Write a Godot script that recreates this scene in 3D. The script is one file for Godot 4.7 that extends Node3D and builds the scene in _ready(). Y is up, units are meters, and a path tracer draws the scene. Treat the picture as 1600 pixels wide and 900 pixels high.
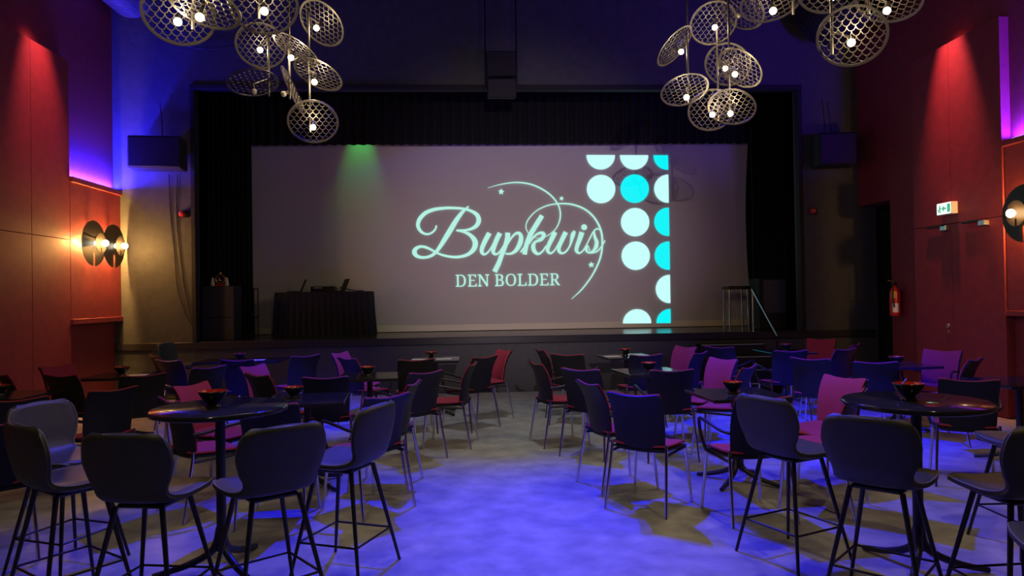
extends Node3D

# ---------- helpers ----------
var taken := {}
var M := {}

func numbered(n: String) -> String:
	if not taken.has(n):
		taken[n] = 0
		return n
	taken[n] += 1
	return "%s_%03d" % [n, taken[n]]

func lin(r: float, g: float, b: float) -> Color:
	return Color(r, g, b).linear_to_srgb()

func mat(r: float, g: float, b: float, rough := 0.6, metal := 0.0) -> StandardMaterial3D:
	var m := StandardMaterial3D.new()
	m.albedo_color = lin(r, g, b)
	m.roughness = rough
	m.metallic = metal
	return m

func glow(r: float, g: float, b: float, e: float) -> StandardMaterial3D:
	var m := StandardMaterial3D.new()
	m.albedo_color = Color(0.02, 0.02, 0.02)
	m.roughness = 0.5
	m.emission_enabled = true
	m.emission = lin(r, g, b)
	m.emission_energy_multiplier = e
	return m

func noise_tex(freq: float, seed_: int, c0: Color, c1: Color, size := 512, oct := 4) -> ImageTexture:
	var n := FastNoiseLite.new()
	n.seed = seed_
	n.frequency = freq
	n.fractal_octaves = oct
	var img := n.get_seamless_image(size, size)
	img.convert(Image.FORMAT_RGB8)
	for y in size:
		for x in size:
			img.set_pixel(x, y, c0.lerp(c1, img.get_pixel(x, y).r))
	return ImageTexture.create_from_image(img)

func normal_tex(freq: float, seed_: int, strength: float, size := 256) -> ImageTexture:
	var n := FastNoiseLite.new()
	n.seed = seed_
	n.frequency = freq
	n.fractal_octaves = 3
	var img := n.get_seamless_image(size, size)
	img.convert(Image.FORMAT_RGB8)
	img.bump_map_to_normal_map(strength)
	return ImageTexture.create_from_image(img)

func textured(m: StandardMaterial3D, tex: Texture2D, nrm: Texture2D, scale: float, nscale := 0.5) -> StandardMaterial3D:
	if tex:
		m.albedo_texture = tex
		m.albedo_color = Color.WHITE
	if nrm:
		m.normal_enabled = true
		m.normal_texture = nrm
		m.normal_scale = nscale
	m.uv1_triplanar = true
	m.uv1_world_triplanar = true
	m.uv1_scale = Vector3.ONE * scale
	return m

func mb() -> SurfaceTool:
	var st := SurfaceTool.new()
	st.begin(Mesh.PRIMITIVE_TRIANGLES)
	return st

func mesh_of(st: SurfaceTool) -> ArrayMesh:
	st.generate_normals()
	return st.commit()

func obj(called: String, shape, m: Material, parent: Node = self) -> MeshInstance3D:
	var o := MeshInstance3D.new()
	o.mesh = mesh_of(shape) if shape is SurfaceTool else shape
	o.material_override = m
	o.cast_shadow = GeometryInstance3D.SHADOW_CASTING_SETTING_ON
	o.name = numbered(called) if parent == self else called
	parent.add_child(o, true)
	return o

func tag(o: Node, label: String, category: String, group := "") -> Node:
	o.set_meta("label", label)
	o.set_meta("category", category)
	if group != "":
		o.set_meta("group", group)
	return o

func thing(called: String, label: String, category: String, at := Vector3.ZERO, turn := 0.0, group := "") -> Node3D:
	var o := Node3D.new()
	o.name = numbered(called)
	add_child(o)
	o.position = at
	o.rotation.y = turn
	tag(o, label, category, group)
	return o

func struct(called: String, st, m: Material, parent: Node = self) -> MeshInstance3D:
	var o := obj(called, st, m, parent)
	if parent == self:
		o.set_meta("kind", "structure")
	return o

func dup(root: Node3D, at: Vector3, turn: float, label: String, group := "") -> Node3D:
	var r: Node3D = root.duplicate()
	r.name = numbered(String(root.get_meta("base_name")))
	add_child(r)
	r.position = at
	r.rotation.y = turn
	r.set_meta("label", label)
	if group != "":
		r.set_meta("group", group)
	return r

func quad(st: SurfaceTool, a: Vector3, b: Vector3, c: Vector3, d: Vector3) -> void:
	for p in [a, c, b, a, d, c]:
		st.add_vertex(p)

# box with chamfered edges
func bx(st: SurfaceTool, c: Vector3, s: Vector3, bev := 0.004, B := Basis.IDENTITY) -> void:
	st.set_smooth_group(-1)
	var h := s * 0.5
	bev = minf(bev, minf(h.x, minf(h.y, h.z)) * 0.9)
	var f := {}
	for sx in [-1, 1]:
		for sy in [-1, 1]:
			for sz in [-1, 1]:
				for ax in 3:
					var p := Vector3(sx * h.x, sy * h.y, sz * h.z)
					for k in 3:
						if k != ax:
							p[k] -= signf(p[k]) * bev
					f[[sx, sy, sz, ax]] = c + B * p
	for sgn in [-1, 1]:
		quad(st, f[[sgn, -1, -1, 0]], f[[sgn, 1, -1, 0]], f[[sgn, 1, 1, 0]], f[[sgn, -1, 1, 0]])
		quad(st, f[[-1, sgn, -1, 1]], f[[1, sgn, -1, 1]], f[[1, sgn, 1, 1]], f[[-1, sgn, 1, 1]])
		quad(st, f[[-1, -1, sgn, 2]], f[[1, -1, sgn, 2]], f[[1, 1, sgn, 2]], f[[-1, 1, sgn, 2]])
	for a in [-1, 1]:
		for b in [-1, 1]:
			quad(st, f[[a, b, -1, 0]], f[[a, b, 1, 0]], f[[a, b, 1, 1]], f[[a, b, -1, 1]])
			quad(st, f[[a, -1, b, 0]], f[[a, 1, b, 0]], f[[a, 1, b, 2]], f[[a, -1, b, 2]])
			quad(st, f[[-1, a, b, 1]], f[[1, a, b, 1]], f[[1, a, b, 2]], f[[-1, a, b, 2]])
			for d in [-1, 1]:
				st.add_vertex(f[[a, b, d, 0]]); st.add_vertex(f[[a, b, d, 1]]); st.add_vertex(f[[a, b, d, 2]])

func box(c: Vector3, s: Vector3, bev := 0.004, B := Basis.IDENTITY) -> SurfaceTool:
	var st := mb()
	bx(st, c, s, bev, B)
	return st

# box from two corners
func span(a: Vector3, b: Vector3, bev := 0.004) -> SurfaceTool:
	return box((a + b) * 0.5, (b - a).abs(), bev)

func grid(st: SurfaceTool, rows: Array, close_u := false, smooth := true) -> void:
	st.set_smooth_group(0 if smooth else -1)
	for j in rows.size() - 1:
		var a: Array = rows[j]
		var b: Array = rows[j + 1]
		var n := a.size()
		for i in (n if close_u else n - 1):
			var k := (i + 1) % n
			quad(st, a[i], a[k], b[k], b[i])

func tube_into(st: SurfaceTool, pts: Array, r, sides := 8) -> void:
	var rows := []
	var n := pts.size()
	var prev := Vector3.ZERO
	for i in n:
		var t: Vector3 = (pts[mini(i + 1, n - 1)] - pts[maxi(i - 1, 0)]).normalized()
		var side := prev
		if i == 0:
			side = t.cross(Vector3.UP)
			if side.length() < 0.1:
				side = t.cross(Vector3.RIGHT)
		side = (side - t * side.dot(t)).normalized()
		prev = side
		var up := side.cross(t)
		var rr: float = r[i] if r is Array else r
		var ring := []
		for k in sides:
			var a := TAU * k / sides
			ring.append(pts[i] + (side * cos(a) + up * sin(a)) * rr)
		rows.append(ring)
	grid(st, rows, true)
	st.set_smooth_group(-1)
	for e in [0, n - 1]:
		var ring: Array = rows[e]
		for k in range(1, sides - 1):
			st.add_vertex(ring[0]); st.add_vertex(ring[k]); st.add_vertex(ring[k + 1])

func tube(pts: Array, r, sides := 8) -> SurfaceTool:
	var st := mb()
	tube_into(st, pts, r, sides)
	return st

func lathe_into(st: SurfaceTool, prof: Array, sides := 24, at := Vector3.ZERO, B := Basis.IDENTITY, smooth := true) -> void:
	var rows := []
	for p in prof:
		var ring := []
		for k in sides:
			var a := TAU * k / sides
			ring.append(at + B * Vector3(p[0] * cos(a), p[1], p[0] * sin(a)))
		rows.append(ring)
	grid(st, rows, true, smooth)

func lathe(prof: Array, sides := 24, at := Vector3.ZERO, B := Basis.IDENTITY, smooth := true) -> SurfaceTool:
	var st := mb()
	lathe_into(st, prof, sides, at, B, smooth)
	return st

# thick sheet over a surface P(u, v), u in -1..1, v in 0..1; lo..hi is the thickness range along the normal
func slab(P: Callable, nu: int, nv: int, lo: float, hi: float) -> SurfaceTool:
	var st := mb()
	var front := []
	var back := []
	for j in nv + 1:
		var fr := []
		var br := []
		for i in nu + 1:
			var u := -1.0 + 2.0 * i / nu
			var v := float(j) / nv
			var e := 0.01
			var du: Vector3 = P.call(minf(u + e, 1), v) - P.call(maxf(u - e, -1), v)
			var dv: Vector3 = P.call(u, minf(v + e, 1)) - P.call(u, maxf(v - e, 0))
			var nrm := du.cross(dv).normalized()
			var p: Vector3 = P.call(u, v)
			var edge := minf(minf(1 - absf(u), 2 * v), 2 * (1 - v))
			var sh := 0.0 if edge > 0.01 else 0.28 * (hi - lo)
			fr.append(p + nrm * (hi - sh))
			br.append(p + nrm * (lo + sh))
		front.append(fr)
		back.append(br)
	grid(st, front)
	grid(st, back)
	st.set_smooth_group(-1)
	for j in nv:
		quad(st, front[j][0], front[j + 1][0], back[j + 1][0], back[j][0])
		quad(st, front[j][nu], front[j + 1][nu], back[j + 1][nu], back[j][nu])
	for i in nu:
		quad(st, front[0][i], front[0][i + 1], back[0][i + 1], back[0][i])
		quad(st, front[nv][i], front[nv][i + 1], back[nv][i + 1], back[nv][i])
	return st

func curve_at(keys: Array, t: float):
	# smooth interpolation over [t, value] keys
	var n := keys.size()
	if t <= keys[0][0]: return keys[0][1]
	for i in n - 1:
		if t <= keys[i + 1][0]:
			var f: float = (t - keys[i][0]) / (keys[i + 1][0] - keys[i][0])
			var a = keys[maxi(i - 1, 0)][1]
			var b = keys[i][1]
			var c = keys[i + 1][1]
			var d = keys[mini(i + 2, n - 1)][1]
			return 0.5 * (2.0 * b + (c - a) * f + (2.0 * a - 5.0 * b + 4.0 * c - d) * f * f + (3.0 * b - a - 3.0 * c + d) * f * f * f)
	return keys[n - 1][1]

func spline(pts: Array, per := 6) -> Array:
	var out := []
	var n := pts.size()
	for i in n - 1:
		for k in per:
			var f := float(k) / per
			var a = pts[maxi(i - 1, 0)]
			var b = pts[i]
			var c = pts[i + 1]
			var d = pts[mini(i + 2, n - 1)]
			out.append(0.5 * (2.0 * b + (c - a) * f + (2.0 * a - 5.0 * b + 4.0 * c - d) * f * f + (3.0 * b - a - 3.0 * c + d) * f * f * f))
	out.append(pts[n - 1])
	return out

func spot(at: Vector3, aim: Vector3, c: Color, e: float, angle: float, soft := 1.0, size := 0.05) -> SpotLight3D:
	var l := SpotLight3D.new()
	l.light_color = c
	l.light_energy = e
	l.spot_angle = angle
	l.spot_angle_attenuation = soft
	l.spot_range = 40.0
	l.spot_attenuation = 2.0
	l.light_size = size
	l.shadow_enabled = true
	add_child(l)
	l.look_at_from_position(at, aim, Vector3(0.01, 1, 0.02))
	return l

func omni(at: Vector3, c: Color, e: float, size := 0.02, parent: Node = self) -> OmniLight3D:
	var l := OmniLight3D.new()
	l.light_color = c
	l.light_energy = e
	l.light_size = size
	l.omni_range = 30.0
	l.omni_attenuation = 2.0
	l.shadow_enabled = true
	parent.add_child(l)
	l.position = at
	return l

# stage lantern: the fitting that holds a spotlight
func lantern(at: Vector3, aim: Vector3, lens: Color, label: String) -> void:
	var t := thing("stage_lantern", label, "stage light", at)
	var B := Basis.looking_at((aim - at).normalized(), Vector3(0.01, 1, 0.02)) * Basis(Vector3.RIGHT, -PI / 2)
	obj("housing", lathe([[0.0, -0.26], [0.07, -0.25], [0.1, -0.2], [0.1, -0.02], [0.115, 0.0], [0.115, 0.03], [0.1, 0.03], [0.095, -0.015]], 20, Vector3.ZERO, B), M.black_metal, t)
	obj("lens", lathe([[0.0, -0.02], [0.094, -0.022]], 20, Vector3.ZERO, B), glow(lens.r, lens.g, lens.b, 1.5), t)
	obj("yoke", tube([Vector3(-0.13, 0, 0), Vector3(-0.13, 0.2, 0), Vector3(0, 0.24, 0), Vector3(0.13, 0.2, 0), Vector3(0.13, 0, 0)], 0.012), M.black_metal, t)
	obj("hanging_pipe", tube([Vector3(0, 0.24, 0), Vector3(0, 7.2 - at.y, 0)], 0.015), M.black_metal, t)

# ---------- room numbers ----------
const XL := -5.61      # face of the panels on the lamp side
const XLB := -5.72     # wall behind them
const XR := 6.45
const XRB := 6.57
const ZS := -11.7      # stage wall
const ZSCREEN := -13.6
const YS := 0.92       # stage floor
const CEIL := 7.2

var BLUE := Color(0.06, 0.08, 1.0)
var WARM := Color(1.0, 0.9, 0.7)
var LAMP := Color(1.0, 0.72, 0.38)

func _ready() -> void:
	# camera
	var cam := Camera3D.new()
	cam.fov = rad_to_deg(2.0 * atan(450.0 / 1110.0))
	cam.position = Vector3(0, 1.6, 0)
	cam.rotation_degrees = Vector3(0.55, -3.2, -0.9)
	cam.near = 0.05
	cam.far = 100
	add_child(cam)
	cam.current = true
	var we := WorldEnvironment.new()
	var env := Environment.new()
	env.background_mode = Environment.BG_COLOR
	env.background_color = Color(0, 0, 0)
	env.tonemap_mode = Environment.TONE_MAPPER_LINEAR
	env.tonemap_exposure = 1.0
	env.sdfgi_enabled = true
	env.ssao_enabled = true
	env.ssil_enabled = true
	we.environment = env
	add_child(we)
	# stage lanterns: blue washes, red wall washes, green on the screen
	materials()
	lights()
	room()
	stage()
	walls_fittings()
	furniture()
	chandeliers()
	screen_picture()

func lights() -> void:
	var rig := [
		[Vector3(-0.25, 6.3, -8.6), Vector3(-0.7, 0, -4.3), BLUE, 85.0, 23.0, "blue stage lantern over the aisle, lamp side", 0.04],
		[Vector3(0.25, 6.3, -8.6), Vector3(2.0, 0, -4.7), BLUE, 85.0, 23.0, "blue stage lantern over the aisle, exit side", 0.04],
		[Vector3(-1.6, 6.5, -0.6), Vector3(-1.6, 0, -4.2), Color(1.0, 0.92, 0.7), 4.2, 30.0, "warm lantern over the entrance, lamp side", 0.1],
		[Vector3(2.9, 6.5, -0.9), Vector3(2.4, 0, -4.4), Color(1.0, 0.88, 0.6), 6.0, 30.0, "warm lantern over the entrance, exit side", 0.1],
		[Vector3(0.4, 6.6, -7.4), Vector3(0.4, 0, -8.9), Color(0.95, 0.97, 1.0), 8.0, 30.0, "white lantern over the middle of the aisle", 0.1],
		[Vector3(3.2, 6.2, -4.6), Vector3(3.75, 0.2, -7.9), BLUE, 170.0, 20.0, "blue stage lantern over the exit-side tables", 0.04],
		[Vector3(-2.3, 6.2, -5.2), Vector3(-2.4, 0.4, -9.3), BLUE, 140.0, 14.0, "blue stage lantern over the lamp-side tables", 0.04],
		[Vector3(-5.2, 6.0, -9.45), Vector3(-5.62, 3.9, -9.6), Color(1.0, 0.5, 0.48), 15.0, 21.0, "red wall washer over the plain red panels", 0.05],
		[Vector3(6.05, 5.9, -9.15), Vector3(6.45, 4.0, -9.15), Color(1.0, 0.5, 0.48), 20.0, 19.0, "red wall washer over the exit doors", 0.05],
		[Vector3(-2.05, 5.3, -13.42), Vector3(-2.09, 3.7, -13.62), Color(0.2, 0.75, 0.3), 4.0, 22.0, "green stage lantern above the screen", 0.05],
	]
	for a in rig:
		lantern(a[0], a[1], a[2], a[5])
		var dir: Vector3 = (a[1] - a[0]).normalized()
		spot(a[0] + dir * 0.04, a[1], a[2], a[3], a[4], 1.0, a[6])
	# projector behind the audience
	var pr := thing("projector", "white video projector hanging from the ceiling facing the screen", "projector", Vector3(0.45, 2.75, 2.2))
	obj("case", box(Vector3(0, 0, 0.2), Vector3(0.42, 0.16, 0.36), 0.02), M.white_plastic, pr)
	obj("lens_ring", lathe([[0.05, 0.0], [0.05, -0.05], [0.04, -0.05], [0.038, 0.0]], 20, Vector3.ZERO, Basis(Vector3.RIGHT, PI / 2)), M.black_metal, pr)
	obj("ceiling_pole", tube([Vector3(0, 0.08, 0.2), Vector3(0, CEIL - 2.75, 0.2)], 0.02), M.black_metal, pr)
	spot(Vector3(0.45, 2.75, 2.14), Vector3(1.05, 2.73, ZSCREEN), Color(1.0, 0.9, 0.95), 52.0, 14.0, 1.0, 0.02)

func materials() -> void:
	M.floor = textured(mat(1, 1, 1, 0.48), noise_tex(0.016, 3, lin(0.24, 0.24, 0.25), lin(0.46, 0.45, 0.44), 1024, 7), normal_tex(0.05, 5, 2.0), 0.21, 0.15)
	M.wall_red = textured(mat(1, 1, 1, 0.7), noise_tex(0.03, 8, lin(0.17, 0.02, 0.026), lin(0.22, 0.027, 0.034)), normal_tex(0.12, 9, 2.0), 0.6, 0.03)
	M.panel_red = textured(mat(1, 1, 1, 0.66), noise_tex(0.02, 11, lin(0.19, 0.021, 0.03), lin(0.24, 0.028, 0.039)), normal_tex(0.1, 12, 2.0), 0.5, 0.025)
	M.wall_grey = textured(mat(1, 1, 1, 0.6), noise_tex(0.02, 14, lin(0.045, 0.048, 0.047), lin(0.065, 0.069, 0.067)), normal_tex(0.1, 15, 2.0), 0.5, 0.12)
	M.wall_dark = mat(0.02, 0.02, 0.023, 0.75)
	M.ceiling = mat(0.02, 0.02, 0.022, 0.9)
	M.riser = textured(mat(1, 1, 1, 0.55), noise_tex(0.03, 17, lin(0.034, 0.036, 0.045), lin(0.048, 0.05, 0.062)), null, 0.5)
	M.stage_floor = mat(0.03, 0.03, 0.032, 0.22)
	M.black_paint = mat(0.007, 0.007, 0.008, 0.75)
	M.velvet = mat(0.006, 0.006, 0.007, 0.95)
	M.screen = textured(mat(1, 1, 1, 0.85), noise_tex(0.004, 21, lin(0.52, 0.49, 0.48), lin(0.6, 0.57, 0.56), 256, 2), null, 0.1)
	M.black_metal = mat(0.02, 0.02, 0.02, 0.4, 0.6)
	M.powder = mat(0.015, 0.015, 0.016, 0.38)
	M.chrome = mat(0.72, 0.72, 0.73, 0.16, 1.0)
	M.bronze = mat(0.042, 0.035, 0.031, 0.45, 0.6)
	M.plastic = textured(mat(1, 1, 1, 0.42), noise_tex(0.05, 25, lin(0.013, 0.013, 0.017), lin(0.019, 0.019, 0.024), 256), normal_tex(0.3, 26, 1.0), 2.0, 0.06)
	M.plastic.metallic_specular = 0.35
	M.fabric = textured(mat(1, 1, 1, 0.9), noise_tex(0.2, 28, lin(0.3, 0.025, 0.055), lin(0.39, 0.033, 0.075), 256), normal_tex(0.4, 29, 3.0), 4.0, 0.35)
	M.leather = textured(mat(1, 1, 1, 0.5), noise_tex(0.06, 31, lin(0.03, 0.031, 0.029), lin(0.044, 0.045, 0.042), 256), normal_tex(0.25, 32, 2.0), 3.0, 0.25)
	M.stitch = mat(0.14, 0.135, 0.125, 0.6)
	M.laminate = textured(mat(1, 1, 1, 0.09), noise_tex(0.05, 34, lin(0.016, 0.016, 0.017), lin(0.026, 0.026, 0.027), 256), normal_tex(0.3, 35, 1.5), 2.0, 0.03)
	M.bowl_black = mat(0.012, 0.012, 0.013, 0.2)
	M.bowl_red = mat(0.5, 0.03, 0.02, 0.25)
	M.paper = mat(0.8, 0.8, 0.78, 0.8)
	M.white_plastic = mat(0.75, 0.75, 0.73, 0.4)
	M.red_paint = mat(0.55, 0.02, 0.015, 0.3)
	M.yellow = mat(0.7, 0.6, 0.08, 0.6)
	M.steel = mat(0.5, 0.5, 0.52, 0.3, 1.0)
	M.cloth_navy = mat(0.012, 0.013, 0.022, 0.9)
	M.nosing = mat(0.4, 0.4, 0.4, 0.5)
	M.foil = mat(0.16, 0.17, 0.19, 0.3, 0.7)
	M.gold = mat(0.75, 0.55, 0.2, 0.3, 1.0)
	M.cream = mat(0.75, 0.7, 0.55, 0.5)
	M.bulb = glow(1.0, 0.86, 0.55, 9.0)
	M.glass_off = mat(0.18, 0.17, 0.16, 0.1)
	M.cable = mat(0.01, 0.01, 0.01, 0.6)

# ---------- room shell ----------
func room() -> void:
	struct("floor", span(Vector3(-6.3, -0.2, 5.3), Vector3(8.0, 0, -12.2)), M.floor)
	struct("ceiling", span(Vector3(-6.3, CEIL, 5.3), Vector3(8.0, CEIL + 0.2, -14.6)), M.ceiling)
	struct("wall_back", span(Vector3(-6.3, -0.2, 5.0), Vector3(8.0, CEIL + 0.2, 5.3)), M.wall_dark)
	# lamp-side wall: base, then boards proud of it
	struct("wall_left", span(Vector3(XLB - 0.3, -0.2, 5.3), Vector3(XLB, CEIL + 0.1, -14.6)), M.wall_red)
	var wl: Node3D = get_node("wall_left")
	var seam := 0.006
	var zedge := -10.27   # end of the tall boards, where the recess begins
	for zz in [[5.0, 1.2], [1.2, -2.4], [-2.4, -5.9], [-5.9, -9.4], [-9.4, zedge]]:
		for yy in [[0.0, 2.47], [2.47, 4.98]]:
			struct("panel", span(Vector3(XLB, yy[0] + seam * 0.5, zz[0] - seam * 0.5), Vector3(XL, yy[1] - seam * 0.5, zz[1] + seam * 0.5), 0.003), M.panel_red, wl)
	struct("panel", span(Vector3(XLB, 1.36, zedge - 0.004), Vector3(XL, 3.28, ZS), 0.003), M.panel_red, wl)
	struct("trim_1", span(Vector3(XLB, 1.28, zedge - 0.004), Vector3(XL + 0.03, 1.355, ZS), 0.006), M.panel_red)
	struct("trim_2", span(Vector3(XLB, 3.283, zedge - 0.004), Vector3(XL + 0.035, 3.36, ZS), 0.006), M.panel_red)
	led_strip(Vector3(XLB + 0.05, 3.372, (zedge + ZS) * 0.5), absf(zedge - ZS) - 0.08, 1.0, "blue light strip on the ledge above the paired wall lamps")
	# exit-side wall with a dark passage by the stage
	struct("wall_right", span(Vector3(XRB, -0.2, 5.3), Vector3(XRB + 0.3, CEIL + 0.1, -10.8)), M.wall_red)
	var wr: Node3D = get_node("wall_right")
	struct("lintel", span(Vector3(XRB, 3.0, -10.8), Vector3(XRB + 0.3, CEIL + 0.1, ZS - 0.02)), M.wall_red, wr)
	struct("wall_passage", span(Vector3(7.7, -0.2, -10.3), Vector3(8.0, CEIL, -12.2)), M.wall_dark)
	struct("wall_passage_side", span(Vector3(XRB + 0.3, -0.2, -10.3), Vector3(7.7, CEIL, -10.1)), M.wall_dark)
	struct("ceiling_passage", span(Vector3(XRB + 0.3, 3.0, -10.3), Vector3(7.7, 3.2, -12.2)), M.wall_dark)
	for yy in [[2.47, 4.9]]:
		for zz in [[-8.27, -9.21], [-9.21, -10.02]]:
			struct("panel", span(Vector3(XR, yy[0], zz[0] - 0.003), Vector3(XRB, yy[1], zz[1] + 0.003), 0.003), M.panel_red, wr)
	for zz in [[-8.27, -9.21], [-9.21, -10.02]]:
		var d := struct("door_1" if zz[0] > -9.0 else "door_2", span(Vector3(XR, 0.01, zz[0] - 0.003), Vector3(XRB, 2.462, zz[1] + 0.003), 0.003), M.panel_red)
		if zz[0] < -9.0:
			obj("lock_plate", box(Vector3(XR - 0.006, 1.09, -9.3), Vector3(0.012, 0.05, 0.05), 0.004), M.steel, d)
			obj("lock_plate", box(Vector3(XR - 0.006, 1.01, -9.3), Vector3(0.012, 0.035, 0.035), 0.004), M.steel, d)
			obj("pull_ring", ring_mesh(Vector3(XR - 0.02, 1.085, -9.3), 0.026, 0.004, Basis(Vector3.BACK, PI / 2)), M.steel, d)
	struct("panel", span(Vector3(XR + 0.02, 1.32, -8.26), Vector3(XRB, 3.3, -3.0), 0.003), M.panel_red, wr)
	struct("trim_3", span(Vector3(XR, 1.25, -8.26), Vector3(XRB, 1.317, -3.0), 0.006), M.panel_red)
	struct("trim_4", span(Vector3(XR - 0.02, 3.3, -8.26), Vector3(XRB, 3.37, -3.0), 0.006), M.panel_red)
	led_strip(Vector3(XRB - 0.05, 3.382, -6.6), 3.2, -1.0, "blue light strip on the ledge above the single wall lamp")
	# stage wall around the opening
	var fx0 := -4.47
	var fx1 := 5.57
	struct("wall_stage", span(Vector3(XLB, 0, ZS - 0.25), Vector3(fx0, CEIL, ZS), 0.002), M.wall_grey)
	var ws: Node3D = get_node("wall_stage")
	struct("wall_section", span(Vector3(fx1, 0, ZS - 0.25), Vector3(XRB + 0.3, CEIL, ZS), 0.002), M.wall_grey, ws)
	struct("wall_section", span(Vector3(fx0, 5.03, ZS - 0.25), Vector3(fx1, CEIL, ZS), 0.002), M.wall_grey, ws)
	struct("wall_section", span(Vector3(XRB + 0.3, 0, ZS - 0.5), Vector3(7.7, CEIL, ZS - 0.25), 0.002), M.wall_dark, ws)
	# black frame round the opening
	struct("trim_5", span(Vector3(fx0 - 0.02, YS - 0.02, ZS - 0.1), Vector3(fx0 + 0.05, 5.05, ZS + 0.05), 0.008), M.black_paint)
	struct("trim_6", span(Vector3(fx1 - 0.05, YS - 0.02, ZS - 0.1), Vector3(fx1 + 0.02, 5.05, ZS + 0.05), 0.008), M.black_paint)
	struct("trim_7", span(Vector3(fx0 - 0.02, 4.98, ZS - 0.1), Vector3(fx1 + 0.02, 5.06, ZS + 0.06), 0.008), M.black_paint)

func ring_mesh(c: Vector3, R: float, r: float, B: Basis) -> SurfaceTool:
	var st := mb()
	var rows := []
	for i in 21:
		var a := TAU * i / 20
		var ring := []
		for k in 6:
			var b := TAU * k / 6
			ring.append(c + B * Vector3((R + r * cos(b)) * cos(a), r * sin(b), (R + r * cos(b)) * sin(a)))
		rows.append(ring)
	grid(st, rows, true)
	return st

func led_strip(at: Vector3, length: float, side: float, label: String) -> void:
	var t := thing("light_strip", label, "light strip", at)
	obj("channel", box(Vector3.ZERO, Vector3(0.03, 0.012, length), 0.003), M.steel, t)
	obj("diffuser", box(Vector3(0, 0.009, 0), Vector3(0.02, 0.006, length - 0.02), 0.002), glow(0.2, 0.2, 1.0, 4.0), t)
	var l := AreaLight3D.new()
	l.light_color = Color(0.15, 0.12, 1.0) if side > 0 else Color(0.34, 0.14, 1.0)
	l.light_energy = 45.0
	l.area_size = Vector2(0.02, length - 0.02)
	l.area_range = 20.0
	l.shadow_enabled = true
	t.add_child(l)
	l.position = Vector3(0, 0.016, 0)
	l.rotation = Vector3(PI / 2, 0, 0)

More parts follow.
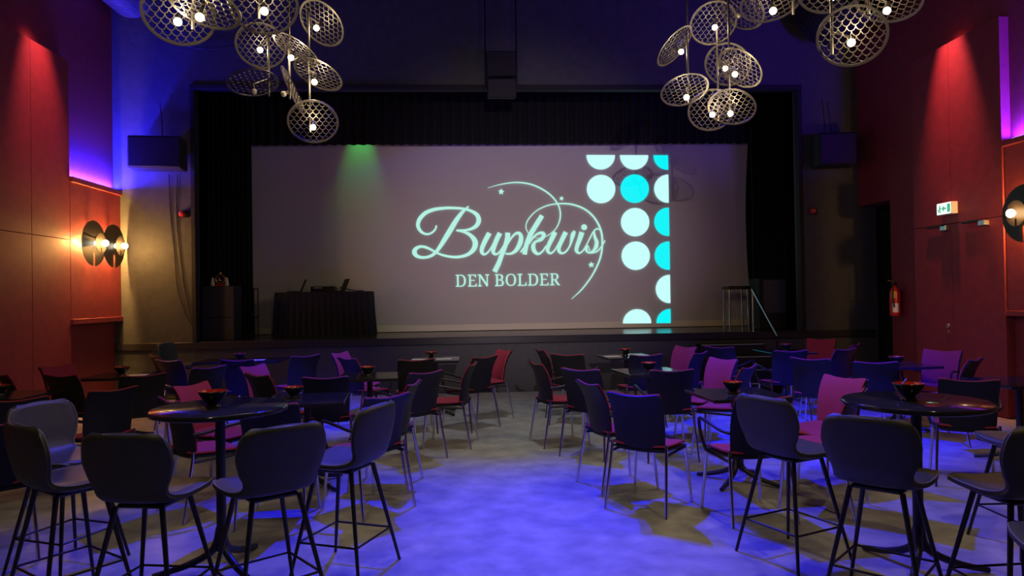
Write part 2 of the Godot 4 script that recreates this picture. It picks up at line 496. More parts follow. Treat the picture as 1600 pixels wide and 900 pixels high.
# ---------- stage ----------
func stage() -> void:
	var fx0 := -4.47
	var fx1 := 5.57
	struct("stage_floor", span(Vector3(-5.7, YS - 0.12, ZS + 0.04), Vector3(6.8, YS, ZSCREEN - 0.9), 0.01), M.stage_floor)
	struct("stage_riser", span(Vector3(fx0 + 0.0, 0, ZS - 0.3), Vector3(fx1, YS - 0.121, ZS - 0.001), 0.003), M.riser)
	struct("wall_stage_back", span(Vector3(-6.3, 0, ZSCREEN - 0.9), Vector3(8.0, CEIL, ZSCREEN - 1.0)), M.wall_dark)
	struct("ceiling_stage", span(Vector3(-6.3, 5.9, ZS - 0.25), Vector3(8.0, 6.1, ZSCREEN - 0.9)), M.wall_dark)
	# curtains: two legs and a border, pleated
	for a in [[fx0 - 0.3, -3.98, "black curtain leg hanging at the plinth end of the stage"], [5.3, fx1 + 0.4, "black curtain leg hanging at the handrail end of the stage"]]:
		tag(obj("stage_curtain", pleats(Vector3(a[0], YS + 0.01, ZSCREEN + 0.45), Vector3(a[1], YS + 0.01, ZSCREEN + 0.45), 4.9, 9), M.velvet), a[2], "curtain", "black stage curtains")
	tag(obj("border_curtain", pleats(Vector3(fx0 - 0.3, 4.42, ZSCREEN + 0.35), Vector3(fx1 + 0.3, 4.42, ZSCREEN + 0.35), 1.48, 60), M.velvet), "long black border curtain hanging across the top of the stage", "curtain", "black stage curtains")
	# screen sheet with hollow side edges
	var scr := thing("projection_screen", "wide white projection screen stretched across the back of the stage", "screen", Vector3(0, YS, ZSCREEN))
	var P := func(u: float, v: float) -> Vector3:
		var bow := 0.11 * (1.0 - (2 * v - 1) * (2 * v - 1))
		var x := lerpf(-4.3, 5.47 - bow, (u + 1) * 0.5)
		return Vector3(x, 0.03 + v * 3.9, 0)
	obj("sheet", slab(P, 12, 16, -0.01, 0.0), M.screen, scr)
	obj("hem", box(Vector3(0.55, 0.07, 0.006), Vector3(9.6, 0.12, 0.012), 0.003), M.cream, scr)
	# plinth with the clock ornament
	var pl := thing("plinth", "dark plinth on stage carrying a clock and two candles", "plinth", Vector3(-4.2, YS, -12.2))
	obj("body", box(Vector3(0, 0.45, 0), Vector3(0.52, 0.9, 0.42), 0.01), M.wall_dark, pl)
	obj("lower_shelf", box(Vector3(0, 0.38, 0.212), Vector3(0.48, 0.015, 0.006), 0.002), M.black_metal, pl)
	var ck := thing("mantel_clock", "small gilded clock with round dial on the dark plinth", "clock", Vector3(-4.21, YS + 0.9, -12.15))
	obj("base", box(Vector3(0, 0.015, 0), Vector3(0.14, 0.03, 0.12), 0.006), M.red_paint, ck)
	obj("case", ring_mesh(Vector3(0, 0.12, 0), 0.075, 0.014, Basis(Vector3.RIGHT, PI / 2)), M.gold, ck)
	obj("dial", lathe([[0.0, 0.0], [0.07, 0.0]], 20, Vector3(0, 0.12, 0), Basis(Vector3.RIGHT, PI / 2)), M.bowl_black, ck)
	obj("hand", box(Vector3(0, 0.1, 0.01), Vector3(0.06, 0.012, 0.004), 0.002), M.cream, ck)
	obj("hand", box(Vector3(-0.015, 0.125, 0.012), Vector3(0.01, 0.05, 0.004), 0.002), M.cream, ck)
	obj("finial", lathe([[0.0, 0.0], [0.02, 0.005], [0.024, 0.022], [0.014, 0.04], [0.0, 0.045]], 12, Vector3(0, 0.2, 0)), M.gold, ck)
	for s in [-1, 1]:
		tag(obj("candle", lathe([[0.0, 0.0], [0.035, 0.0], [0.033, 0.05], [0.02, 0.1], [0.018, 0.14], [0.0, 0.145]], 14, Vector3(-4.21 + s * 0.115, YS + 0.9, -12.12)), M.cream), "pale candle beside the clock, toward the " + ("grey wall" if s < 0 else "screen"), "candle", "candles on the plinth")
	# metal frame stand next to it
	var fs := thing("metal_stand", "thin dark metal frame stand between the plinth and the screen", "stand", Vector3(-3.88, YS, -12.62))
	for x in [-0.11, 0.11]:
		for z in [-0.12, 0.12]:
			obj("post", tube([Vector3(x, 0, z), Vector3(x, 0.86, z)], 0.01), M.black_metal, fs)
	for y in [0.36, 0.855]:
		obj("shelf", box(Vector3(0, y, 0), Vector3(0.24, 0.02, 0.26), 0.004), M.black_metal, fs)
	# skirted table with laptops and gear
	var st := thing("skirted_table", "dark navy pleated skirt table on stage in front of screen", "table", Vector3(-2.64, YS, -12.98))
	obj("tabletop", box(Vector3(0, 0.77, 0), Vector3(1.62, 0.03, 0.66), 0.005), M.cloth_navy, st)
	obj("skirt", skirt(), M.cloth_navy, st)
	var gear := YS + 0.786
	laptop(Vector3(-3.18, gear, -12.9), -1.25, "dark laptop tilted open at the end of the skirted table")
	laptop(Vector3(-2.42, gear, -12.8), -1.15, "dark laptop standing side-on in the middle of skirted table")
	var mx := thing("sound_mixer", "small sound mixer with cables on the skirted stage table", "mixer", Vector3(-2.7, gear, -13.12))
	obj("case", box(Vector3(0, 0.05, 0), Vector3(0.42, 0.1, 0.3), 0.012), M.black_metal, mx)
	obj("panel", box(Vector3(-0.08, 0.075, 0.151), Vector3(0.16, 0.03, 0.006), 0.002), M.steel, mx)
	for k in 6:
		obj("knob", lathe([[0.014, 0], [0.012, 0.02], [0.0, 0.022]], 10, Vector3(-0.15 + k * 0.06, 0.1, 0.05)), M.steel, mx)
	tag(obj("signal_cable", tube(spline([Vector3(-2.46, gear + 0.05, -13.12), Vector3(-2.36, gear + 0.09, -13.1), Vector3(-2.25, gear + 0.05, -12.85), Vector3(-2.1, gear + 0.012, -12.85), Vector3(-1.95, gear + 0.012, -12.9)], 5), 0.008, 6), M.cable), "black cable trailing from the mixer across the skirted table", "cable")
	# tall stool on stage
	var ts := thing("stage_stool", "tall chrome-legged stool with black square seat on the stage", "stool", Vector3(4.85, YS, -12.85))
	obj("seat", box(Vector3(0, 0.745, 0), Vector3(0.4, 0.06, 0.36), 0.015), M.bowl_black, ts)
	for x in [-0.165, 0.165]:
		for z in [-0.14, 0.14]:
			obj("leg", tube([Vector3(x * 1.08, 0, z * 1.08), Vector3(x, 0.72, z)], 0.014), M.chrome, ts)
	# cabinet by the handrail
	var cb := thing("stage_cabinet", "black box cabinet on the stage behind the handrail", "cabinet", Vector3(5.3, YS, -12.5))
	obj("body", box(Vector3(0, 0.45, 0), Vector3(0.5, 0.9, 0.45), 0.01), M.black_paint, cb)
	obj("front_panel", box(Vector3(0.03, 0.58, 0.228), Vector3(0.4, 0.58, 0.008), 0.003), M.riser, cb)
	# stairs and handrail
	var sr := thing("stage_stairs", "dark four-step stairs with pale nosings up to the stage", "stairs", Vector3(4.26, 0, ZS))
	for k in 4:
		var y := 0.183 * (4 - k)
		var z := 0.25 * (k + 1)
		obj("step", box(Vector3(0, y * 0.5, z - 0.125), Vector3(1.08, y, 0.246), 0.004), M.black_paint, sr)
		obj("nosing", box(Vector3(0, y - 0.006, z + 0.001), Vector3(1.06, 0.014, 0.012), 0.003), M.nosing, sr)
	var hr := thing("handrail", "steel handrail sloping down beside the dark stage stairs", "handrail", Vector3(4.9, 0, ZS))
	obj("rail", tube([Vector3(0, 1.63, -0.5), Vector3(0, 0.87, 0.5)], 0.022, 10), M.steel, hr)
	obj("post", tube([Vector3(0, YS, -0.48), Vector3(0, 1.62, -0.48)], 0.018), M.steel, hr)
	obj("post", tube([Vector3(0, 0.0, 0.48), Vector3(0, 0.88, 0.48)], 0.018), M.black_metal, hr)

func pleats(a: Vector3, b: Vector3, h: float, n: int) -> SurfaceTool:
	var st := mb()
	var rows := []
	for j in 2:
		var r := []
		for i in n * 6 + 1:
			var f := float(i) / (n * 6)
			r.append(a.lerp(b, f) + Vector3(0, h * j, 0.045 * sin(f * n * TAU)))
		rows.append(r)
	for j in 2:
		var r := []
		for p in rows[1 - j]:
			r.append(p + Vector3(0, 0, -0.012))
		rows.append(r)
	grid(st, rows)
	return st

func skirt() -> SurfaceTool:
	# pleated cloth round three sides, flaring to the floor
	var st := mb()
	var rows := []
	for j in 9:
		var v := float(j) / 8
		var r := []
		var hw := 0.815 + 0.035 * v
		var hd := 0.335 + 0.03 * v
		for i in 181:
			var f := float(i) / 180
			var p: Vector3
			var nrm: Vector3
			if f < 0.2:
				p = Vector3(-hw, 0, lerpf(-hd, hd, f / 0.2)); nrm = Vector3(-1, 0, 0)
			elif f < 0.8:
				p = Vector3(lerpf(-hw, hw, (f - 0.2) / 0.6), 0, hd); nrm = Vector3(0, 0, 1)
			else:
				p = Vector3(hw, 0, lerpf(hd, -hd, (f - 0.8) / 0.2)); nrm = Vector3(1, 0, 0)
			p += nrm * (0.004 + 0.022 * v) * sin(f * TAU * 26)
			p.y = lerpf(0.785, 0.01, v)
			r.append(p)
		rows.append(r)
	grid(st, rows)
	return st

func laptop(at: Vector3, turn: float, label: String) -> void:
	var t := thing("laptop", label, "laptop", at, turn, "laptops on the stage table")
	obj("base", box(Vector3(0, 0.01, 0), Vector3(0.34, 0.02, 0.24), 0.006), M.black_metal, t)
	obj("lid", box(Vector3(0, 0.12, -0.16), Vector3(0.34, 0.23, 0.01), 0.004, Basis(Vector3.RIGHT, -0.4)), M.black_paint, t)

# ---------- fittings on the walls ----------
func walls_fittings() -> void:
	# wall lamps
	wall_lamp(Vector3(XL, 2.45, -10.72), 1.0, true, "wall lamp with slotted disc on red panel, farther from the stage wall", "paired wall lamps")
	wall_lamp(Vector3(XL, 2.45, -11.3), 1.0, false, "wall lamp with slotted disc on red panel, right beside stage wall", "paired wall lamps")
	wall_lamp(Vector3(XR + 0.02, 2.45, -7.86), -1.0, false, "single wall lamp with slotted disc beside the exit doors", "", 0.3)
	# loudspeakers
	loudspeaker(Vector3(-4.87, 3.885, -11.36), Vector3(0.78, 0.5, 0.36), 0.12, "wide black loudspeaker on the grey wall above the hanging cables")
	loudspeaker(Vector3(5.98, 3.89, -11.36), Vector3(0.6, 0.53, 0.36), -0.12, "black loudspeaker on the dark wall above the passage")
	var cs := thing("centre_speaker", "black two-box loudspeaker hanging above the middle of the stage", "loudspeaker", Vector3(0.52, 4.76, -11.4))
	obj("upper_box", box(Vector3(0, 0.52, 0), Vector3(0.46, 0.4, 0.32), 0.012), M.black_paint, cs)
	obj("lower_box", box(Vector3(0, 0.15, 0.03), Vector3(0.46, 0.3, 0.3), 0.012, Basis(Vector3.RIGHT, 0.2)), M.black_paint, cs)
	for s in [-1, 1]:
		obj("bracket", box(Vector3(s * 0.25, 0.42, -0.05), Vector3(0.02, 0.5, 0.05), 0.004), M.black_metal, cs)
		obj("suspension", tube([Vector3(s * 0.25, 0.6, -0.05), Vector3(s * 0.25, CEIL - 4.76, -0.05)], 0.012), M.black_metal, cs)
	# cables from the loudspeaker
	for a in [[[Vector3(-4.83, 3.62, -11.66), Vector3(-4.82, 3.0, -11.68), Vector3(-4.76, 2.3, -11.68), Vector3(-4.72, 1.8, -11.67), Vector3(-4.6, 1.4, -11.66), Vector3(-4.5, 1.2, -11.66)], "black cable hanging from loudspeaker, slack to the stage frame"],
			[[Vector3(-4.7, 3.62, -11.67), Vector3(-4.72, 2.9, -11.68), Vector3(-4.64, 2.0, -11.68), Vector3(-4.57, 1.6, -11.67), Vector3(-4.48, 1.25, -11.66)], "thin black cable hanging straight below the red beacon"]]:
		tag(obj("hanging_cable", tube(spline(a[0], 6), 0.008, 6), M.cable), a[1], "cable", "cables on the grey wall")
	# fire beacons
	beacon(Vector3(-4.62, 2.98, ZS), "red round fire beacon on the grey wall by hanging cables")
	beacon(Vector3(5.74, 2.93, ZS), "red fire beacon on the dark wall by the passage")
	# exit sign above the doors
	var ex := thing("exit_sign", "lit green and white exit sign above the double doors", "exit sign", Vector3(XR, 2.67, -9.22))
	obj("case", box(Vector3(-0.045, 0, 0), Vector3(0.09, 0.16, 0.3), 0.006), M.white_plastic, ex)
	obj("face", box(Vector3(-0.092, 0, 0), Vector3(0.004, 0.15, 0.285), 0.001), glow(0.75, 1.0, 0.9, 1.3), ex)
	var gm := glow(0.02, 0.45, 0.2, 0.7)
	obj("door_pictogram", box(Vector3(-0.095, 0, 0.1), Vector3(0.003, 0.11, 0.06), 0.001), gm, ex)
	obj("arrow", arrow_shape(), gm, ex)
	obj("running_figure", runner(), gm, ex)
	omni(Vector3(-0.13, 0, 0), Color(0.7, 1.0, 0.85), 0.02, 0.08, ex)
	# door closers
	for a in [[-9.35, 1.0, "far"], [-8.62, -1.0, "near"]]:
		var dc := thing("door_closer", "door closer box and arm at top of exit door, " + ("passage side" if a[2] == "far" else "wall lamp side"), "door closer", Vector3(XR, 2.42, a[0]))
		obj("arm", box(Vector3(-0.03, 0.03, -0.17), Vector3(0.03, 0.03, 0.34), 0.004), M.black_metal, dc)
		obj("body", box(Vector3(-0.035, -0.01, 0.06), Vector3(0.07, 0.07, 0.12), 0.008), M.steel, dc)
	# fire extinguisher
	var fe := thing("fire_extinguisher", "red fire extinguisher hanging on the dark red wall by passage", "extinguisher", Vector3(XRB - 0.1, 1.18, -10.55))
	obj("cylinder", lathe([[0.0, 0.0], [0.075, 0.005], [0.08, 0.03], [0.08, 0.36], [0.06, 0.42], [0.03, 0.44], [0.03, 0.47], [0.0, 0.47]], 20), M.red_paint, fe)
	obj("valve", box(Vector3(0, 0.5, 0), Vector3(0.04, 0.06, 0.05), 0.006), M.black_metal, fe)
	obj("lever", box(Vector3(-0.05, 0.535, 0), Vector3(0.12, 0.014, 0.02), 0.003, Basis(Vector3.BACK, -0.25)), M.steel, fe)
	obj("hose", tube(spline([Vector3(-0.02, 0.5, 0.03), Vector3(-0.07, 0.47, 0.07), Vector3(-0.08, 0.3, 0.08), Vector3(-0.06, 0.14, 0.075)], 5), 0.011, 8), M.cable, fe)
	obj("label", curved_label(0.0815, 0.06, 0.2, -2.6, -1.5), M.paper, fe)
	obj("tag", box(Vector3(-0.07, 0.33, 0.075), Vector3(0.05, 0.1, 0.004), 0.001, Basis(Vector3.UP, -0.7)), M.yellow, fe)
	obj("wall_bracket", box(Vector3(0.085, 0.36, 0), Vector3(0.03, 0.05, 0.08), 0.004), M.black_metal, fe)
	# ventilation ducts
	duct(Vector3(-5.2, 6.36, 0), 0.37, -11.3, -10.3, "round foil-wrapped duct under ceiling by the grey stage wall")
	duct(Vector3(5.85, 6.1, 0), 0.5, -11.3, -10.0, "wide black round duct under ceiling near the passage")
	tag(obj("ceiling_cable", tube(spline([Vector3(-4.9, 6.0, -11.55), Vector3(-4.6, 5.72, -11.6), Vector3(-4.2, 5.62, -11.6), Vector3(-3.7, 5.68, -11.6), Vector3(-3.4, 5.8, -11.62)], 6), 0.012, 6), M.cable), "black cable looping over the grey wall below the foil duct", "cable", "cables on the grey wall")

func beacon(at: Vector3, label: String) -> void:
	var t := thing("fire_beacon", label, "beacon", at)
	obj("back_box", box(Vector3(0.03, 0, 0.025), Vector3(0.11, 0.11, 0.05), 0.01), M.black_metal, t)
	obj("lens", lathe([[0.05, 0.0], [0.05, 0.03], [0.04, 0.05], [0.0, 0.06]], 18, Vector3(0, 0, 0.05), Basis(Vector3.RIGHT, PI / 2)), M.red_paint, t)
	obj("reflector", lathe([[0.0, 0.0], [0.02, 0.0]], 12, Vector3(0, 0, 0.112), Basis(Vector3.RIGHT, PI / 2)), M.steel, t)

func curved_label(r: float, y0: float, y1: float, a0: float, a1: float) -> SurfaceTool:
	var st := mb()
	var rows := []
	for y in [y0, y1]:
		var row := []
		for i in 9:
			var a := lerpf(a0, a1, i / 8.0)
			row.append(Vector3(r * cos(a), y, -r * sin(a)))
		rows.append(row)
	grid(st, rows)
	return st

func arrow_shape() -> SurfaceTool:
	var st := mb()
	bx(st, Vector3(-0.095, 0, 0.02), Vector3(0.003, 0.025, 0.06), 0.001)
	bx(st, Vector3(-0.095, 0.015, -0.012), Vector3(0.003, 0.018, 0.05), 0.001, Basis(Vector3.RIGHT, -0.7))
	bx(st, Vector3(-0.095, -0.015, -0.012), Vector3(0.003, 0.018, 0.05), 0.001, Basis(Vector3.RIGHT, 0.7))
	return st

func runner() -> SurfaceTool:
	var st := mb()
	for s in [[-0.08, 0.035, 0.022, 0.022, 0.0], [-0.085, 0.0, 0.05, 0.022, 0.3], [-0.07, -0.035, 0.045, 0.014, 0.6], [-0.105, -0.03, 0.045, 0.014, -0.5], [-0.06, 0.005, 0.035, 0.012, 1.2]]:
		bx(st, Vector3(-0.095, s[1], s[0]), Vector3(0.003, s[2], s[3]), 0.001, Basis(Vector3.RIGHT, s[4]))
	return st

func duct(c: Vector3, r: float, z0: float, z1: float, label: String) -> void:
	var t := thing("air_duct", label, "duct", Vector3(c.x, c.y, z0))
	var prof := []
	var n := 24
	var len_ := z1 - z0
	for i in n + 1:
		prof.append([r * (1.0 - 0.015 * (i % 2)), len_ * i / n])
	obj("pipe", lathe([[0.0, 0.0], [r * 0.9, 0.0]] + prof, 28, Vector3.ZERO, Basis(Vector3.RIGHT, PI / 2), false), M.foil if r < 0.4 else M.black_paint, t)
	for z in [0.3, len_ - 0.3]:
		obj("hanger", tube([Vector3(0, r * 0.95, z), Vector3(0, CEIL - c.y, z)], 0.01), M.black_metal, t)

func loudspeaker(c: Vector3, s: Vector3, turn: float, label: String) -> void:
	var t := thing("loudspeaker", label, "loudspeaker", c, turn)
	obj("cabinet", box(Vector3.ZERO, s, 0.02), M.black_paint, t)
	obj("grille", box(Vector3(0, 0, s.z * 0.5 + 0.004), Vector3(s.x - 0.05, s.y - 0.05, 0.012), 0.004), M.black_metal, t)
	obj("bracket", box(Vector3(0, 0, -s.z * 0.5 - 0.075), Vector3(0.1, 0.2, 0.16), 0.005), M.black_metal, t)
	obj("power_cable", tube(spline([Vector3(0.02, s.y * 0.5, -0.1), Vector3(0.02, s.y * 0.5 + 0.2, -0.18), Vector3(-0.02, s.y * 0.5 + 0.6, -0.2)], 5), 0.008, 6), M.cable, t)

func wall_lamp(at: Vector3, side: float, back_bulb: bool, label: String, group: String, power := 0.85) -> void:
	var t := thing("wall_lamp", label, "wall lamp", at, 0.0, group)
	# discs lie parallel to the wall; local x points into the room
	var X := side
	obj("big_disc", slotted_disc(0.335, 0.05, X * 0.09), M.bronze, t)
	obj("small_disc", slotted_disc(0.15, 0.03, X * 0.19), M.bronze, t)
	obj("stem", tube([Vector3(0, 0.09, 0), Vector3(X * 0.19, 0.09, 0)], 0.01), M.bronze, t)
	obj("bulb", sphere(0.05, Vector3(X * 0.25, 0, 0.0)), M.bulb, t)
	obj("bulb", sphere(0.045, Vector3(X * 0.14, 0, 0.0)), M.bulb, t)
	obj("socket", tube([Vector3(X * 0.16, 0.06, 0), Vector3(X * 0.16, 0.095, 0)], 0.015), M.black_metal, t)
	omni(Vector3(X * 0.25, 0, 0), LAMP, power, 0.04, t)
	# bulb between wall and disc, making the halo on the wall
	obj("halo_bulb", sphere(0.025, Vector3(X * 0.045, 0.0, 0.0)), M.bulb, t)
	omni(Vector3(X * 0.045, 0, 0), LAMP, 3.0 if power > 0.5 else 1.5, 0.02, t)
	if back_bulb:
		obj("side_bulb", sphere(0.03, Vector3(X * 0.05, 0.0, 0.42)), M.bulb, t)
		omni(Vector3(X * 0.05, 0, 0.42), LAMP, 0.3, 0.03, t)
		obj("side_arm", tube([Vector3(X * 0.05, 0, 0.0), Vector3(X * 0.05, 0, 0.39)], 0.008), M.bronze, t)

func sphere(r: float, c: Vector3) -> SurfaceTool:
	var prof := []
	for i in 9:
		var a := -PI / 2 + PI * i / 8
		prof.append([r * cos(a), r * sin(a)])
	return lathe(prof, 14, c)

# disc in the YZ plane at x with a vertical slot from below the middle to the rim
func slotted_disc(r: float, slot: float, x: float) -> SurfaceTool:
	var st := mb()
	var outer := []
	var n := 48
	for i in n + 1:
		var a := -PI / 2 + 0.14 * slot / 0.05 * 0.36 / r * 0.5 + (TAU - 0.14 * slot / 0.05 * 0.36 / r) * i / n
		outer.append(Vector2(cos(a) * r, sin(a) * r))
	var hw: float = absf(outer[0].x)
	outer.append(Vector2(-hw, -r * 0.45))
	outer.append(Vector2(0, -r * 0.38))
	outer.append(Vector2(hw, -r * 0.45))
	extrude(st, outer, x - 0.003, x + 0.003)
	return st

func extrude(st: SurfaceTool, poly: Array, x0: float, x1: float) -> void:
	var idx := Geometry2D.triangulate_polygon(PackedVector2Array(poly))
	st.set_smooth_group(-1)
	for x in [x0, x1]:
		for i in idx:
			st.add_vertex(Vector3(x, poly[i].y, poly[i].x))
	for i in poly.size():
		var a: Vector2 = poly[i]
		var b: Vector2 = poly[(i + 1) % poly.size()]
		quad(st, Vector3(x0, a.y, a.x), Vector3(x0, b.y, b.x), Vector3(x1, b.y, b.x), Vector3(x1, a.y, a.x))

# ---------- furniture ----------
func make_chair(arms: bool) -> Node3D:
	var t := Node3D.new()
	var seat_p := func(u: float, v: float) -> Vector3:
		var w := 2 * v - 1
		return Vector3(u * 0.225 * sqrt(1 - 0.18 * w * w), 0.445 + 0.012 * u * u - 0.025 * pow(v, 6) + 0.015 * pow(1 - v, 4), lerpf(0.2, -0.24, v))
	var pad_p := func(u: float, v: float) -> Vector3:
		return seat_p.call(u * 0.95, 0.02 + v * 0.955)
	var back_p := func(u: float, v: float) -> Vector3:
		var z := 0.185 + 0.035 * v + 0.065 * pow(v, 3.5) - 0.035 * u * u + 0.03 * pow(v, 5) * u * u
		return Vector3(u * lerpf(0.195, 0.212, v) * (1 - 0.03 * pow(1 - v, 6)), lerpf(0.44, 0.855, v) + 0.03 * pow(v, 4) * u * u - 0.016 * pow(v, 6) * pow(absf(u), 8), z)
	var bpad_p := func(u: float, v: float) -> Vector3:
		return back_p.call(u * 0.965, 0.05 + v * 0.94)
	var seat := obj("seat", slab(seat_p, 10, 10, -0.018, 0.006), M.plastic, t)
	obj("seat_pad", slab(pad_p, 10, 10, 0.006, 0.036), M.fabric, seat)
	var back := obj("backrest", slab(back_p, 14, 14, -0.004, 0.012), M.plastic, t)
	obj("back_pad", slab(bpad_p, 14, 14, -0.024, -0.004), M.fabric, back)
	for s in [-1, 1]:
		obj("leg", tube([Vector3(s * 0.235, 0, -0.24), Vector3(s * 0.205, 0.435, -0.2)], 0.0115, 10), M.chrome, t)
		obj("leg", tube([Vector3(s * 0.24, 0, 0.27), Vector3(s * 0.215, 0.44, 0.19), Vector3(s * 0.212, 0.5, 0.185)], 0.0115, 10), M.chrome, t)
		obj("side_rail", tube([Vector3(s * 0.205, 0.425, -0.2), Vector3(s * 0.215, 0.425, 0.19)], 0.011, 8), M.powder, t)
		if arms:
			obj("armrest", tube(spline([Vector3(s * 0.222, 0.43, -0.17), Vector3(s * 0.25, 0.55, -0.2), Vector3(s * 0.262, 0.655, -0.2), Vector3(s * 0.262, 0.672, -0.16), Vector3(s * 0.255, 0.655, -0.02), Vector3(s * 0.235, 0.63, 0.1), Vector3(s * 0.2, 0.62, 0.175)], 4), 0.013, 8), M.powder, t)
	return t

func make_stool() -> Node3D:
	var t := Node3D.new()
	var path := [[0.0, Vector2(-0.215, 0.635)], [0.06, Vector2(-0.19, 0.655)], [0.25, Vector2(-0.06, 0.652)], [0.42, Vector2(0.08, 0.648)], [0.52, Vector2(0.155, 0.67)], [0.6, Vector2(0.19, 0.725)], [0.78, Vector2(0.21, 0.84)], [1.0, Vector2(0.235, 0.965)]]
	var wide := [[0.0, 0.14], [0.03, 0.18], [0.1, 0.212], [0.25, 0.226], [0.4, 0.215], [0.5, 0.188], [0.57, 0.18], [0.66, 0.202], [0.78, 0.224], [0.88, 0.218], [0.94, 0.205], [0.975, 0.185], [1.0, 0.155]]
	var P := func(u: float, v: float) -> Vector3:
		var p: Vector2 = curve_at(path, v)
		var lift := 0.014 * u * u
		var f := smoothstep(0.45, 0.65, v)
		return Vector3(u * curve_at(wide, v), p.y + lift * (1 - f) + 0.016 * (1 - u * u) * smoothstep(0.8, 1.0, v), p.x - lift * 1.8 * f)
	obj("seat_shell", slab(P, 12, 40, -0.012, 0.032), M.leather, t)
	var rim := []
	for i in 41:
		rim.append(P.call(-1.0, i / 40.0))
	for i in range(1, 13):
		rim.append(P.call(-1.0 + 2.0 * i / 12, 1.0))
	for i in range(39, -1, -1):
		rim.append(P.call(1.0, i / 40.0))
	for i in range(11, -1, -1):
		rim.append(P.call(-1.0 + 2.0 * i / 12, 0.0))
	obj("edge_seam", tube(rim, 0.0045, 5), M.stitch, t)
	obj("seat_plate", box(Vector3(0, 0.604, -0.01), Vector3(0.24, 0.02, 0.24), 0.006), M.powder, t)
	var feet := []
	for s in [[-1, -1], [1, -1], [1, 1], [-1, 1]]:
		var top := Vector3(s[0] * 0.12, 0.605, s[1] * 0.115)
		var foot := Vector3(s[0] * 0.235, 0, s[1] * 0.225)
		obj("leg", tube([foot, top], [0.009, 0.014], 10), M.powder, t)
		feet.append(foot.lerp(top, 0.34))
	for k in 4:
		obj("footrest", tube([feet[k], feet[(k + 1) % 4]], 0.0065, 8), M.powder, t)
	return t

func make_table(w: float, d: float) -> Node3D:
	var t := Node3D.new()
	obj("tabletop", box(Vector3(0, 0.73, 0), Vector3(w, 0.03, d), 0.004), M.laminate, t)
	obj("column", tube([Vector3(0, 0.12, 0), Vector3(0, 0.72, 0)], 0.03, 14), M.powder, t)
	for k in 4:
		var B := Basis(Vector3.UP, PI / 4 + k * PI / 2)
		var pts := []
		for p in spline([Vector3(0, 0.2, 0.015), Vector3(0, 0.11, 0.06), Vector3(0, 0.05, 0.2), Vector3(0, 0.017, 0.36)], 4):
			pts.append(B * p)
		obj("foot", tube(pts, [0.02, 0.021, 0.021, 0.021, 0.021, 0.021, 0.02, 0.02, 0.019, 0.018, 0.017, 0.016, 0.015], 8), M.powder, t)
	return t

func make_bar_table() -> Node3D:
	var t := Node3D.new()
	obj("tabletop", lathe([[0.0, 0.935], [0.37, 0.935], [0.384, 0.94], [0.387, 0.95], [0.384, 0.962], [0.376, 0.967], [0.0, 0.967]], 56, Vector3.ZERO, Basis.IDENTITY, true), M.laminate, t)
	obj("column", tube([Vector3(0, 0.12, 0), Vector3(0, 0.94, 0)], 0.028, 14), M.powder, t)
	for k in 3:
		var B := Basis(Vector3.UP, 0.5 + k * TAU / 3)
		var pts := []
		for p in spline([Vector3(0, 0.26, 0.01), Vector3(0, 0.13, 0.045), Vector3(0, 0.055, 0.19), Vector3(0, 0.017, 0.37)], 4):
			pts.append(B * p)
		obj("foot", tube(pts, [0.02, 0.022, 0.023, 0.023, 0.023, 0.022, 0.021, 0.021, 0.02, 0.019, 0.018, 0.017, 0.016], 8), M.powder, t)
	return t

func make_bowl() -> Node3D:
	var t := Node3D.new()
	obj("bowl_body", lathe([[0.0, 0.0], [0.042, 0.0], [0.042, 0.008], [0.03, 0.018], [0.036, 0.028], [0.06, 0.052], [0.078, 0.082], [0.0825, 0.098], [0.08, 0.098]], 28), M.bowl_black, t)
	obj("lining", lathe([[0.0805, 0.0985], [0.076, 0.084], [0.058, 0.056], [0.03, 0.042], [0.0, 0.04]], 28), M.bowl_red, t)
	return t

func proto(t: Node3D, called: String, category: String) -> Node3D:
	t.set_meta("base_name", called)
	t.set_meta("category", category)
	return t

